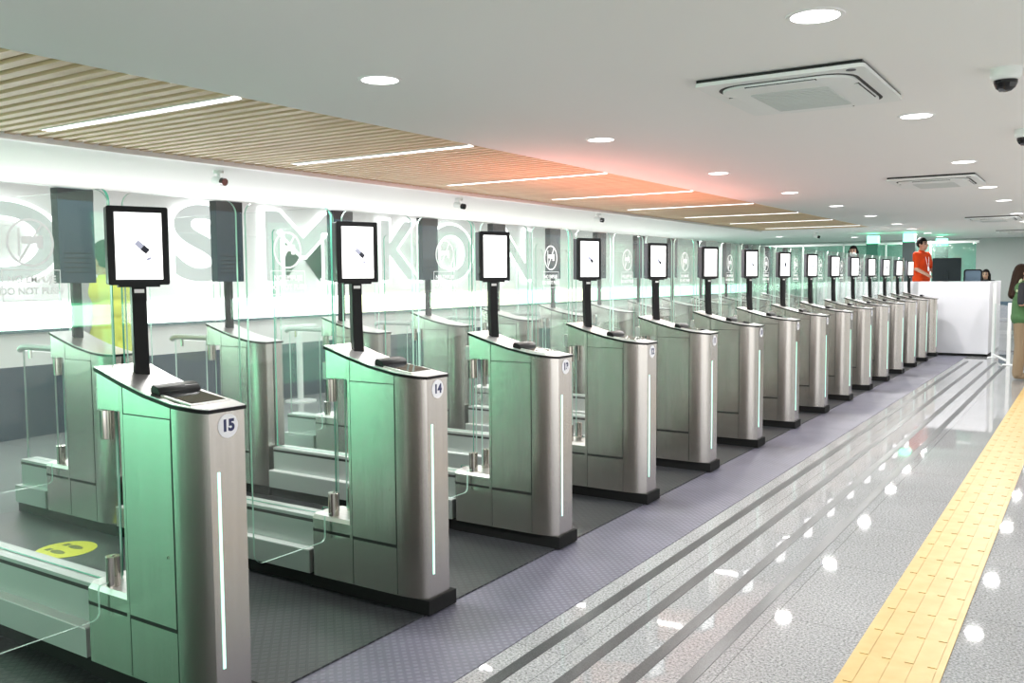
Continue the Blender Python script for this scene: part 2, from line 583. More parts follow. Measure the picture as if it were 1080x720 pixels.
def mk_head():
    b = MB()
    strips(b, [(-0.604, -W2), (-0.55, -W2), (-0.50, -W2), (-0.463, -W2), (-0.463, W2), (-0.50, W2), (-0.55, W2), (-0.604, W2)],
           lambda x, y: 1.085, lambda x, y: zt(x)-0.012, 'steel')
    b.box(-0.650, -0.604, -0.085, 0.085, 1.075, 1.16, 'pale_steel')
    return b.mesh('overhang', bevel=0.002)


def mk_box():
    b = MB()
    o = [(-0.463, -W2), (-0.463, W2), (-0.715, W2), (-0.745, W2-0.03), (-0.745, -W2+0.03), (-0.715, -W2)]
    b.prism(o, 0.08, 0.372, 'steel')
    o2 = [(-0.463, -W2+0.012), (-0.463, W2-0.012), (-0.71, W2-0.012), (-0.735, W2-0.036), (-0.735, -W2+0.036), (-0.71, -W2+0.012)]
    n = 6
    vs = [(x, y, 0.372) for x, y in o]+[(x, y, 0.390) for x, y in o2]
    b.add(vs, [(i, (i+1) % n, n+(i+1) % n, n+i) for i in range(n)]+[tuple(range(n, 2*n))], 'top_steel')
    e = 0.0008
    og = [(-0.466, -W2-e), (-0.466, W2+e), (-0.715-e, W2+e), (-0.745-e, W2-0.03), (-0.745-e, -W2+0.03), (-0.715-e, -W2-e)]
    b.prism(og, 0.308, 0.322, 'seam')
    return b.mesh('hinge_box')


def mk_plinth():
    b = MB()
    b.box(-0.744, 0.014, -0.098, 0.112, 0.012, 0.08, 'plinth')
    return b.mesh('plinth')


def mk_top():
    b = MB()
    strips(b, outline(-0.612, 0.006), lambda x, y: zt(x)-0.012, lambda x, y: zt(x)+0.001, 'black')
    strips(b, outline(-0.609, 0.003), lambda x, y: zt(x)+0.001, lambda x, y: zt(x)+0.0045, 'top_steel')
    return b.mesh('top_plate')


def mk_reader_bed():
    b = MB()
    # raised pale frame carrying the dark reading glass
    fr = [(-0.252, -0.086), (-0.082, -0.086), (-0.082, 0.086), (-0.252, 0.086)]
    b.prism(fr, lambda x, y: zt(x)+0.003, lambda x, y: zt(x)+0.010, 'top_steel')
    gl = [(-0.248, -0.074), (-0.094, -0.074), (-0.094, 0.074), (-0.248, 0.074)]
    b.prism(gl, lambda x, y: zt(x)+0.009, lambda x, y: zt(x)+0.0115, 'reader_glass')
    for k in range(3):
        y = -0.03+0.025*k
        b.prism([(-0.20, y), (-0.115, y), (-0.115, y+0.004), (-0.20, y+0.004)], lambda x, y: zt(x)+0.0115, lambda x, y: zt(x)+0.0122, 'case_grey')
    return b.mesh('reader_window')


def mk_hood():
    b = MB()
    prof = [(-0.305, 0.003), (-0.250, 0.003), (-0.250, 0.020), (-0.262, 0.033), (-0.294, 0.037), (-0.305, 0.024)]
    y0, y1 = -0.088, 0.088
    n = len(prof)
    vs = [(x, y0, zt(x)+z) for x, z in prof]+[(x, y1, zt(x)+z) for x, z in prof]
    b.add(vs, [tuple(range(n)), tuple(range(2*n-1, n-1, -1))]+[(i, n+i, n+(i+1) % n, (i+1) % n) for i in range(n)], 'black')
    return b.mesh('passport_reader', bevel=0.003)


SA = math.radians(-20.6)            # display turned towards the approach
SCX, SCY = -0.493, 0.0135
DM = Matrix.Translation((SCX, SCY, 0)) @ Matrix.Rotation(SA, 4, 'Z')   # local: x = out of the screen, y = across
SZ0, SZ1, SW = 1.552, 1.848, 0.2215


def rrect(w, h, r, n=5):
    pts = []
    for cx, cy, a0 in ((w-r, h-r, 0), (-w+r, h-r, 90), (-w+r, -h+r, 180), (w-r, -h+r, 270)):
        for i in range(n+1):
            a = math.radians(a0+90*i/n); pts.append((cx+r*math.cos(a), cy+r*math.sin(a)))
    return pts


def vplate(b, pts, x0, x1, m, mside=None):
    """outline in (y,z) extruded along x"""
    n = len(pts)
    vs = [(x0, p[0], p[1]) for p in pts]+[(x1, p[0], p[1]) for p in pts]
    b.add(vs, [tuple(range(n-1, -1, -1)), tuple(range(n, 2*n))], m)
    b.add(vs, [(i, (i+1) % n, n+(i+1) % n, n+i) for i in range(n)], mside or m)


def mk_display():
    b = MB(); zc = (SZ0+SZ1)/2; h = (SZ1-SZ0)/2
    vplate(b, [(y, zc+z) for y, z in rrect(SW/2, h, 0.008)], -0.012, 0.0, 'screen_case')
    vplate(b, [(y, zc+z) for y, z in rrect(SW/2-0.002, h-0.003, 0.006)], -0.050, -0.012, 'case_grey')
    b.box(-0.030, -0.004, -0.075, 0.075, SZ0-0.008, SZ0+0.002, 'screen_case')
    b.xform(DM)
    return b.mesh('display')


def mk_screen(kind):
    b = MB(); e = 0.0012
    y0, y1, z0, z1 = -SW/2+0.027, SW/2-0.025, SZ0+0.021, SZ1-0.023
    b.box(-0.002, e, y0, y1, z0, z1, 'screen_white')
    yc, zc = (y0+y1)/2, (z0+z1)/2

    def bar(cy, cz, ln, wd, ang, m, x=e):
        c, s = math.cos(ang), math.sin(ang)
        pts = []
        for u, v in ((-ln/2, -wd/2), (ln/2, -wd/2), (ln/2, wd/2), (-ln/2, wd/2)):
            pts.append((cy+u*c-v*s, cz+u*s+v*c))
        vplate(b, pts, x-0.0005, x+0.0004, m)
    if kind == 0:
        bar(yc-0.020, zc+0.024, 0.040, 0.020, -0.72, 'icon_pale', e+0.0001)
        bar(yc+0.004, zc+0.003, 0.034, 0.021, -0.72, 'icon_mid', e+0.0002)
        bar(yc+0.022, zc-0.013, 0.026, 0.022, -0.72, 'icon_dark', e+0.0003)
        bar(yc+0.034, zc-0.048, 0.018, 0.009, 0.5, 'icon_mid')
        bar(yc-0.040, zc+0.046, 0.06, 0.003, 1.5, 'icon_pale')
    elif kind == 1:
        bar(yc+0.02, zc-0.055, 0.014, 0.012, 0.3, 'icon_mid')
        bar(yc-0.035, zc+0.01, 0.11, 0.003, 1.57, 'icon_pale')
    else:
        bar(yc+0.004, zc, 0.040, 0.052, 0.25, 'icon_mid')
        bar(yc+0.010, zc+0.004, 0.026, 0.038, 0.25, 'icon_dark', e+0.0002)
    b.xform(DM)
    return b.mesh('screen')


def mk_post():
    b = MB()
    prof = [(-0.028, 1.19, 0.002), (-0.028, 1.26, -0.006), (-0.028, 1.36, -0.012), (-0.028, 1.60, -0.014)]
    vs = []
    for w_, z, x in prof:
        for (px, py) in ((x-0.035, -0.027), (x, -0.027), (x, 0.027), (x-0.035, 0.027)): vs.append((px, py, z))
    fs = [(3, 2, 1, 0), (12, 13, 14, 15)]
    for k in range(3):
        for i in range(4): fs.append((k*4+i, k*4+(i+1) % 4, k*4+4+(i+1) % 4, k*4+4+i))
    b.add(vs, fs, 'black')
    b.xform(DM)
    return b.mesh('post', bevel=0.002)


def mk_sticker():
    b = MB(); b.box(-0.0142, -0.0125, -0.018, 0.018, 1.522, 1.536, 'label_white'); b.xform(DM)
    return b.mesh('sticker')


HX, HY, HR = -0.612, 0.066, 0.027


def mk_hinge(s, up):
    b = MB()
    z0, h = (0.965, 0.112) if up else (0.388, 0.118)
    b.cyl((HX, s*HY, z0), HR, h, 'chrome', seg=28)
    b.box(HX-0.004, HX+0.030 if up else HX+0.004, s*HY-0.006, s*HY+0.006, z0-0.004 if not up else z0, z0+h+0.004, 'chrome')
    return b.mesh('hinge', bevel=0.0015)


LW, LZ0, LZ1 = 0.575, 0.275, 1.91


def mk_leaf(s):
    """glass wing: outline in (|y|,z), rounded, notched round the hinge box"""
    pts = []

    def arc(cx, cz, r, a0, a1, n=8):
        for i in range(n+1):
            a = math.radians(a0+(a1-a0)*i/n); pts.append((cx+r*math.cos(a), cz+r*math.sin(a)))
    pts.append((0.030, 0.405)); pts.append((0.100, 0.405))
    arc(0.115, 0.390, 0.015, 90, 0, 4)
    arc(0.160, LZ0+0.030, 0.030, 180, 270, 4)
    arc(LW-0.055, LZ0+0.055, 0.055, -90, 0)
    arc(LW-0.055, LZ1-0.055, 0.055, 0, 90)
    arc(0.030+0.05, LZ1-0.05, 0.05, 90, 180)
    b = MB()
    P = [(s*y, z) for y, z in pts]
    if s < 0: P = P[::-1]
    vplate(b, P, HX-0.005, HX+0.005, 'glass', 'glass_edge_pale')
    # the free edge, bright green
    m = b.mesh('glass_wing')
    return m


def ring(b, yc, zc, r, wd, x, m, n=40):
    vs = []
    for i in range(n):
        a = 2*PI*i/n
        for rr in (r-wd, r):
            for xx in (x, x+0.0006): vs.append((xx, yc+rr*math.cos(a), zc+rr*math.sin(a)))
    fs = []
    for i in range(n):
        j = (i+1) % n
        A = [i*4+k for k in range(4)]; B = [j*4+k for k in range(4)]
        fs += [(A[1], A[3], B[3], B[1]), (A[0], B[0], B[2], A[2]), (A[2], B[2], B[3], A[3]), (A[0], A[1], B[1], B[0])]
    b.add(vs, fs, m)


def mk_etch():
    b = MB(); x = HX+0.0052; yc, zc = -0.335, 1.705
    ring(b, yc, zc, 0.085, 0.008, x, 'etch_white')
    # slash
    c, s = math.cos(1.0), math.sin(1.0)
    pts = [(yc+u*c-v*s, zc+u*s+v*c) for u, v in ((-0.08, -0.004), (0.08, -0.004), (0.08, 0.004), (-0.08, 0.004))]
    vplate(b, pts, x+0.0002, x+0.0009, 'etch_white')
    # a hand pressing on a door leaf
    for (a0, a1, c0, c1) in ((-0.045, -0.037, -0.05, 0.05), (-0.032, 0.022, -0.004, 0.022), (0.022, 0.045, -0.02, 0.026)):
        b.box(x, x+0.0006, yc+a0, yc+a1, zc+c0, zc+c1, 'etch_white')
    # worded plate
    for (a0, a1, c0, c1) in ((-0.105, 0.105, 0.052, 0.055), (-0.105, 0.105, -0.055, -0.052), (-0.105, -0.102, -0.055, 0.055), (0.102, 0.105, -0.055, 0.055)):
        b.box(x, x+0.0006, yc+a0, yc+a1, 1.555+c0, 1.555+c1, 'etch_white')
    for k, s_ in enumerate(('NO EMPUJE', 'DO NOT PUSH')):
        me = text_mesh(s_, 0.034, 0.0003, 0.0008)
        M = Matrix.Translation((x+0.0004, yc, 1.575-0.042*k)) @ Matrix(((0, 0, 1, 0), (1, 0, 0, 0), (0, 1, 0, 0), (0, 0, 0, 1)))
        add_mesh(b, me, M, 'etch_white')
    return b.mesh('etched_sign', smooth=False)


def mk_strip():
    b = MB()
    b.box(-0.004, 0.0022, -0.0475, -0.0365, 0.193, 0.898, 'led_strip')
    return b.mesh('light_strip', smooth=False)


def mk_disc():
    b = MB(); b.cyl((0.0, 0.003, 1.057), 0.043, 0.002, 'disc_white', axis='x', seg=40)
    return b.mesh('number_plate')


def mk_number(n):
    b = MB(); me = text_mesh(str(n), 0.056, 0.0004, 0.0028)
    M = Matrix.Translation((0.0024, 0.003, 1.057)) @ Matrix(((0, 0, 1, 0), (1, 0, 0, 0), (0, 1, 0, 0), (0, 0, 0, 1)))
    add_mesh(b, me, M, 'navy')
    return b.mesh('number', smooth=False)


def mk_lock():
    b = MB(); b.cyl((-0.205, -W2-0.004, 0.578), 0.007, 0.004, 'chrome', axis='y', seg=16)
    b.box(-0.2065, -0.2035, -W2-0.0046, -W2-0.003, 0.574, 0.582, 'seam')
    return b.mesh('lock')


def mk_tall():
    b = MB()
    b.box(-0.525, -0.455, -0.112, 0.128, 1.555, 2.150, 'tall_case')
    b.box(-0.5265, -0.4535, -0.1135, 0.1295, 2.075, 2.149, 'black')  # top painted black, imitating the part clear of the glass veil
    for k in range(5):
        b.box(-0.456, -0.4535, -0.085, 0.10, 1.62+0.03*k, 1.63+0.03*k, 'black')
    return b.mesh('tall_display', bevel=0.004)


def mk_tall_post():
    b = MB(); b.box(-0.505, -0.475, -0.022, 0.038, 1.19, 1.60, 'black'); return b.mesh('post', bevel=0.002)


M_CAB, M_DR, M_DL, M_HEAD, M_BOX, M_PL, M_TOP = mk_cabinet(), mk_door(-1), mk_door(1), mk_head(), mk_box(), mk_plinth(), mk_top()
M_RB, M_HOOD, M_DISP, M_POST, M_STK = mk_reader_bed(), mk_hood(), mk_display(), mk_post(), mk_sticker()
M_SCR = [mk_screen(k) for k in range(3)]
M_H = [(mk_hinge(s, u)) for s in (-1, 1) for u in (0, 1)]
M_LEAF = [mk_leaf(-1), mk_leaf(1)]
M_ETCH, M_STRIP, M_DISC, M_LOCK, M_TALL, M_TPOST = mk_etch(), mk_strip(), mk_disc(), mk_lock(), mk_tall(), mk_tall_post()


def pedestal_common(t):
    link('cabinet', M_CAB, t); link('plinth', M_PL, t); link('overhang', M_HEAD, t); link('hinge_box', M_BOX, t); link('top_plate', M_TOP, t)
    d = link('side_door', M_DR, t); link('lock', M_LOCK, d)
    link('side_door', M_DL, t)
    for h in M_H: link('hinge', h, t)


FX, GY, PITCH_Y, NG = -2.548, 2.064, 1.2, 15
KINDS = {13: 1, 10: 1, 4: 1, 8: 2, 3: 2, 1: 1, 2: 1}
for i in range(NG):
    n = 15-i
    y = GY+PITCH_Y*i
    where = 'nearest in front row' if i == 0 else ('farthest in front row, by the white counter' if i == NG-1 else '%s nearest in front row' % ORD[i])
    t = thing('gate_pedestal', (FX, y, 0), 'steel gate pedestal numbered %d with tablet display, %s' % (n, where), 'turnstile', 'front row of gate pedestals')
    pedestal_common(t)
    rw = link('passport_reader', M_HOOD, t); link('reader_window', M_RB, rw)
    link('post', M_POST, t)
    link('sticker', M_STK, t.children[-1])
    dp = link('display', M_DISP, t); link('screen', M_SCR[KINDS.get(n, 0)], dp)
    link('light_strip', M_STRIP, t)
    nd = link('number_plate', M_DISC, t); link('number', mk_number(n), nd)
    for k in (0, 1) if i < NG-1 else (0,):
        lf = link('glass_wing', M_LEAF[k], t)
        if k == 0: link('etched_sign', M_ETCH, lf)

# low barriers with fixed glass between front and rear pedestals
def mk_rail(x0, x1):
    b = MB()
    b.box(x0, x1, -0.085, 0.085, 0.012, 0.08, 'plinth')
    b.box(x0, x1, -0.104, 0.104, 0.08, 0.195, 'pale_steel')
    b.box(x0, x1, -0.056, 0.056, 0.195, 0.362, 'pale_steel')
    for s in (-1, 1):
        y0, y1 = sorted((s*0.055, s*0.0572)); b.box(x0, x1, y0, y1, 0.330, 0.346, 'seam')
    return b.mesh('barrier_rail', smooth=False)


def mk_ledge(x0, x1):
    b = MB()
    for s in (-1, 1):
        y0, y1 = sorted((s*0.056, s*0.106)); b.box(x0, x1, y0, y1, 0.195, 0.201, 'plastic_white')
    return b.mesh('ledge', smooth=False)


def mk_panel():
    b = MB()
    pts = [(-0.656, 0.400), (-0.752, 0.400), (-0.758, 0.364), (-2.412, 0.364)]
    pts = pts[::-1]
    for cx, a0 in ((-0.656-0.05, 0), (-2.412+0.03, 90)):
        r = 0.05 if a0 == 0 else 0.03
        for i in range(7):
            a = math.radians(a0+15*i); pts.append((cx+r*math.cos(a), 1.925-r+r*math.sin(a)))
    n = len(pts)
    vs = [(x, -0.006, z) for x, z in pts]+[(x, 0.006, z) for x, z in pts]
    b.add(vs, [tuple(range(n)), tuple(range(2*n-1, n-1, -1))], 'glass')
    b.add(vs, [(i, n+i, n+(i+1) % n, (i+1) % n) for i in range(n)], 'glass_edge')
    return b.mesh('glass_panel')


M_RAIL, M_LEDGE, M_PANEL = mk_rail(-2.395, -0.752), mk_ledge(-2.395, -0.752), mk_panel()
for i in range(NG):
    where = 'behind the pedestal numbered %d' % (15-i)
    t = thing('glass_barrier', (FX, GY+PITCH_Y*i, 0), 'low steel lane barrier with clear glass panel, %s' % where, 'barrier', 'lane barriers with glass')
    r = link('barrier_rail', M_RAIL, t); link('ledge', M_LEDGE, t); link('glass_panel', M_PANEL, t)

# rear row
RX = FX-2.422
for i in range(NG):
    if i == 0:
        where = 'behind pedestal 15, at the left edge'
    else:
        where = 'in line behind pedestal %d' % (15-i)
    t = thing('rear_gate_pedestal', (RX, GY+PITCH_Y*i, 0), 'rear row steel pedestal with tall dark display, %s' % where, 'turnstile', 'rear row of gate pedestals')
    pedestal_common(t)
    link('post', M_TPOST, t); link('tall_display', M_TALL, t)
    for k in (0, 1) if i < NG-1 else (0,): link('glass_wing', M_LEAF[k], t)


def mk_guard_glass():
    b = MB()
    pts = [(-1.13, 0.364), (-0.757, 0.364), (-0.757, 1.10), (-1.13, 1.10)]
    vs = [(x, -0.006, z) for x, z in pts]+[(x, 0.006, z) for x, z in pts]
    b.add(vs, [(0, 1, 2, 3), (7, 6, 5, 4)], 'glass')
    b.add(vs, [(i, 4+i, 4+(i+1) % 4, (i+1) % 4) for i in range(4)], 'glass_edge_pale')
    return b.mesh('glass_panel')


def mk_guard_rail():
    b = MB()
    b.tube([(-0.66, 0, 1.125), (-0.9, 0, 1.125), (-1.10, 0, 1.125), (-1.15, 0, 1.118), (-1.175, 0, 1.10)], 0.022, 'pale_steel')
    b.tube([(-1.05, 0, 1.11), (-1.05, 0, 1.05)], 0.012, 'chrome')
    return b.mesh('handrail')


M_GR, M_GG, M_GRAIL = mk_rail(-1.12, -0.752), mk_guard_glass(), mk_guard_rail()
for i in range(NG):
    t = thing('exit_guard', (RX, GY+PITCH_Y*i, 0), 'short glass exit guard with grey handrail, in line with pedestal %d' % (15-i), 'guard rail', 'exit guards behind the rear pedestals')
    link('barrier_rail', M_GR, t); link('glass_panel', M_GG, t); link('handrail', M_GRAIL, t)

# footprint sign on the mat
t = thing('floor_sign', (-4.965, 2.85, 0.012), 'round yellow floor sticker with two dark footprints on the lane mat', 'floor sign')
b = MB(); b.cyl((0, 0, 0), 0.165, 0.0015, 'sign_yellow', seg=48); b.build('sticker', t)
for s in (-1, 1):
    b = MB()
    pts = [(0.055*math.cos(a)*(1.25 if math.cos(a) > 0 else 1), s*0.055+0.026*math.sin(a)) for a in [2*PI*k/24 for k in range(24)]]
    b.prism(pts, 0.0015, 0.0022, 'sign_print')
    b.prism([(-0.105, s*0.055-0.02), (-0.065, s*0.055-0.02), (-0.065, s*0.055+0.02), (-0.105, s*0.055+0.02)], 0.0015, 0.0022, 'sign_print')
    b.build('footprint', t, smooth=False)

# ------------------------------------------------------------------ ceiling fittings
def downlight_proto():
    b = MB(); b.lathe((0, 0, 0), [(0.078, 0.0), (0.092, -0.006), (0.105, -0.004), (0.108, 0.0)], 'lamp_rim', seg=32)
    rim = b.mesh('rim')
    b = MB(); b.cyl((0, 0, -0.005), 0.088, 0.005, 'lamp_white', seg=32)
    dif = b.mesh('diffuser')
    l = bpy.data.lights.new('downlight', 'AREA'); l.shape = 'DISK'; l.size = 0.17; l.energy = 27; l.color = (1, 0.985, 0.96)
    return rim, dif, l


RIM, DIF, DL = downlight_proto()


def downlight(x, y, label, group):
    t = thing('downlight', (x, y, CEIL), label, 'ceiling light', group)
    link('rim', RIM, t); link('diffuser', DIF, t)
    o = bpy.data.objects.new('bulb', DL); COL.objects.link(o); o.parent = t; o.location = (0, 0, -0.012)


ya = [3.36, 5.68, 8.15, 10.55, 12.94, 15.45, 18.19, 20.3, 22.6, 24.9]
xa = [-2.95, -2.95, -3.0, -3.02, -3.06, -3.11, -3.19, -3.27, -3.3, -3.35]
for k, (x, y) in enumerate(zip(xa, ya)):
    downlight(x, y, 'round recessed downlight, %s nearest of the row above the gates' % ORD[k], 'downlights above the gates')
yb = [3.47, 5.96, 8.60, 11.22, 13.35, 16.36, 18.9, 21.4, 24.0]
xb = [-0.91, -0.95, -0.99, -1.04, -1.05, -1.10, -1.13, -1.16, -1.2]
for k, (x, y) in enumerate(zip(xb, yb)):
    downlight(x, y, 'round recessed downlight, %s nearest of the row above the yellow paving' % ORD[k], 'downlights above the yellow paving')
for k, (x, y) in enumerate(((-5.16, 23.75), (-6.6, 22.2))):
    downlight(x, y, 'round recessed downlight over the far hall, %s' % ('behind the end of the slats' if k == 0 else 'left of the other by the far teal glass'), 'downlights over the far hall')

SL = bpy.data.lights.new('strip_tube', 'AREA'); SL.shape = 'RECTANGLE'; SL.size = 1.80; SL.size_y = 0.05; SL.energy = 30; SL.color = (1, 0.985, 0.95)
b = MB(); b.box(-0.908, 0.908, -0.034, 0.034, -0.006, 0.03, 'strip_white'); M_SD = b.mesh('diffuser', smooth=False)
b = MB()
for s in (-1, 1): b.box(-0.915, 0.915, s*0.037-0.004, s*0.037+0.004, -0.007, 0.03, 'lamp_rim')
M_SH = b.mesh('housing', smooth=False)
for k in range(8):
    t = thing('strip_light', (-4.765, 3.241+2.13*k, CEIL), 'white linear light set in the wooden slats, %s from the near end' % ORD[k], 'ceiling light', 'linear lights in the slats')
    link('housing', M_SH, t); link('diffuser', M_SD, t)
    o = bpy.data.objects.new('tube', SL); COL.objects.link(o); o.parent = t; o.location = (0, 0, -0.014)


def mk_ac():
    b = MB()
    b.box(-0.39, 0.39, -0.47, 0.47, -0.018, 0.0, 'seam')  # dark box painting the shadow gap above the panel
    pts = rrect(0.40, 0.48, 0.03)
    b.prism(pts, -0.034, -0.016, 'ac_white')
    panel = b.mesh('panel')
    b = MB()
    # domed centre with a dark air slot round it
    o1 = rrect(0.335, 0.415, 0.14, 8)
    b.prism(o1, -0.0355, -0.033, 'seam')
    o2 = rrect(0.318, 0.398, 0.13, 8); o3 = rrect(0.24, 0.32, 0.10, 8)
    n = len(o2)
    vs = [(x, y, -0.034) for x, y in o2]+[(x, y, -0.047) for x, y in o2]+[(x, y, -0.060) for x, y in o3]
    fs = [(i, (i+1) % n, n+(i+1) % n, n+i) for i in range(n)]+[(n+i, n+(i+1) % n, 2*n+(i+1) % n, 2*n+i) for i in range(n)]
    b.add(vs, fs, 'ac_white'); b.add(vs, [tuple(range(2*n, 3*n))], 'ac_white')
    cover = b.mesh('cover')
    b = MB()
    b.prism(rrect(0.19, 0.27, 0.03), -0.0615, -0.058, 'ac_grille')
    for k in range(13):
        b.box(-0.185, 0.185, -0.252+0.04*k, -0.228+0.04*k, -0.064, -0.060, 'ac_grille')
    grille = b.mesh('grille')
    fl = []
    for sx, sy in ((1, 0), (-1, 0), (0, 1), (0, -1)):
        b = MB()
        if sx: b.box(sx*0.292-0.026, sx*0.292+0.026, -0.20, 0.20, -0.0505, -0.046, 'seam'); b.box(sx*0.292-0.022, sx*0.292+0.022, -0.195, 0.195, -0.0535, -0.048, 'ac_white')
        else: b.box(-0.17, 0.17, sy*0.372-0.026, sy*0.372+0.026, -0.0505, -0.046, 'seam'); b.box(-0.165, 0.165, sy*0.372-0.022, sy*0.372+0.022, -0.0535, -0.048, 'ac_white')
        fl.append(b.mesh('flap'))
    return panel, cover, grille, fl


AP, AC, AG, AF = mk_ac()
for k, (x, y) in enumerate(((-1.30, 4.74), (-1.39, 10.03), (-1.50, 17.3), (-1.5, 22.8))):
    t = thing('air_conditioner', (x, y, CEIL-0.001), 'white ceiling cassette air conditioner, %s above the walkway' % ('nearest and largest' if k == 0 else ['', 'second', 'third', 'farthest'][k]+' from the near end'), 'air conditioner', 'ceiling cassette air conditioners')
    link('panel', AP, t); link('cover', AC, t); link('grille', AG, t)
    for f in AF: link('flap', f, t)
    b = MB(); b.cyl((0.335, -0.435, -0.0365), 0.022, 0.003, 'case_grey', seg=20); b.build('sensor', t)


def dome_cam(x, y, label):
    t = thing('dome_camera', (x, y, CEIL), label, 'security camera', 'dome cameras')
    b = MB(); b.lathe((0, 0, 0), [(0.068, 0.0), (0.068, -0.035), (0.060, -0.052), (0.050, -0.056)], 'ac_white', seg=28); b.build('base', t)
    b = MB(); b.lathe((0, 0, -0.052), [(0.052, 0.0), (0.051, -0.018), (0.042, -0.038), (0.026, -0.051), (0.008, -0.056)], 'lens', seg=28); b.build('dome', t)
    b = MB(); b.lathe((-0.01, -0.012, -0.07), [(0.020, 0.0), (0.022, -0.02), (0.016, -0.037)], 'case_grey', seg=16); b.build('lens_unit', t)


dome_cam(-0.39, 4.86, 'white and black dome camera on the ceiling, upper right corner, the larger one')
dome_cam(-0.43, 6.95, 'white and black dome camera at the right picture edge, the smaller one')


def bullet_cam(x, y, label):
    t = thing('bullet_camera', (x, y, CEIL), label, 'security camera', 'bullet cameras along the hall')
    b = MB(); b.cyl((0, 0, -0.03), 0.045, 0.03, 'ac_white', seg=20); b.tube([(0, 0, -0.025), (0, 0, -0.07), (0.015, 0, -0.085)], 0.014, 'ac_white'); b.build('bracket', t)
    b = MB(); b.tube([(-0.06, 0.0, -0.075), (0.045, 0.0, -0.098)], 0.033, 'ac_white', seg=16); b.build('body', t)
    b = MB(); b.tube([(0.044, 0.0, -0.098), (0.085, 0.0, -0.107)], 0.0335, 'lens', seg=16); b.build('lens', t)


bullet_cam(-6.56, 5.30, 'small white bullet camera on the ceiling beyond the slats, leftmost one')
bullet_cam(-6.50, 8.80, 'small white bullet camera on the ceiling beyond the slats, middle one')
bullet_cam(-6.38, 12.2, 'small white bullet camera on the ceiling beyond the slats, the farthest along')
bullet_cam(-5.3, 20.6, 'small dark-tipped bullet camera on the ceiling past the end of the slats')

# ------------------------------------------------------------------ hall wall: light band and letters
t = thing('light_band', (WX+0.004, 0, 0), 'long horizontal luminous band on the far hall wall, white turning yellow then green', 'wall light')
seq = []
y = Y0+0.02
while y < Y1-0.5:
    y2 = min(y+1.5, Y1-0.05)
    yc = (y+y2)/2
    if yc < 2.9: m = 'band_green'  # green stretch added out of view to tint the near gates
    elif yc < 9.5: m = 'band_white'
    elif yc < 13.6: m = 'band_warm'
    elif yc < 15.0: m = 'band_mint'
    elif yc < 16.4: m = 'band_warm'
    else: m = 'band_mint'
    b = MB(); b.box(0.0, 0.03, y, y2, 1.088, 1.335, m); b.build('light_panel', t, smooth=False)
    y = y2
for ch, ya_, yb_, z0, z1 in (('D', 4.10, 5.20, 1.55, 2.36), ('S', 6.50, 7.30, 1.53, 2.47), ('M', 7.85, 9.20, 1.53, 2.46), ('K', 10.05, 11.0, 1.53, 2.45), ('O', 11.2, 12.4, 1.51, 2.45), ('N', 13.2, 14.3, 1.52, 2.45)):
    t = thing('wall_letter', (WX, (ya_+yb_)/2, (z0+z1)/2), 'large pale wall letter %s with glowing white outline on the hall wall' % ch, 'letter', 'giant letters on the hall wall')
    fill = text_mesh(ch, 1.0, 0.03, 0.035); out = text_mesh(ch, 1.0, 0.0, 0.035, 1.0, 0.02)
    xs = [v.co.x for v in fill.vertices]; ys = [v.co.y for v in fill.vertices]
    cx, cy = (min(xs)+max(xs))/2, (min(ys)+max(ys))/2
    sx, sy = (yb_-ya_)/(max(xs)-min(xs)), (z1-z0)/(max(ys)-min(ys))
    M = Matrix(((0, 0, 1, 0.032), (sx, 0, 0, -cx*sx), (0, sy, 0, -cy*sy), (0, 0, 0, 1)))
    b = MB(); add_mesh(b, fill, M, 'letter_face'); b.build('face', t, smooth=False)
    M2 = Matrix(((0, 0, 1, 0.05), (sx, 0, 0, -cx*sx), (0, sy, 0, -cy*sy), (0, 0, 0, 1)))
    b = MB(); add_mesh(b, out, M2, 'neon'); b.build('neon_outline', t, smooth=False)

# the colour on the ceiling comes from the added red_wash lamp

t = thing('stand', (-8.55, 8.1, 0), 'white post with a crossbar top on a round base by the dark wall panel', 'stand')
b = MB(); b.lathe((0, 0, 0), [(0.20, 0), (0.20, 0.015), (0.06, 0.03)], 'plastic_white'); b.build('base', t)
b = MB(); b.cyl((0, 0, 0.03), 0.04, 0.92, 'plastic_white'); b.build('post', t)
b = MB(); b.tube([(-0.02, -0.28, 0.96), (-0.02, 0.30, 0.96)], 0.03, 'plastic_white'); b.build('crossbar', t)

# ------------------------------------------------------------------ far end: booth, counter, pillars
t = thing('service_counter', (0, 0, 0), 'tall white service counter at the end of the gate row', 'counter')
b = MB(); b.box(-4.9, -1.70, 19.22, 19.28, 0.05, 1.44, 'counter_white'); b.build('front_panel', t, smooth=False, bevel=0.004)
b = MB(); b.box(-4.88, -1.72, 19.24, 19.30, 0.0, 0.05, 'plinth'); b.build('plinth', t, smooth=False)
b = MB(); b.box(-4.9, -1.76, 19.27, 19.84, 1.20, 1.24, 'counter_white'); b.build('worktop', t, smooth=False)
b = MB(); b.box(-4.9, -1.76, 19.90, 21.6, 0.0, 0.50, 'grey_wall'); struct(b.build('floor_platform', smooth=False))
t = thing('counter_return', (0, 0, 0), 'white return panel closing the right end of the service counter', 'counter panel')
b = MB(); b.box(-1.75, -1.70, 19.30, 21.6, 0.05, 1.44, 'counter_white'); b.build('panel', t, smooth=False, bevel=0.004)
b = MB(); b.box(-1.745, -1.72, 19.31, 21.58, 0.0, 0.05, 'plinth'); b.build('plinth', t, smooth=False)

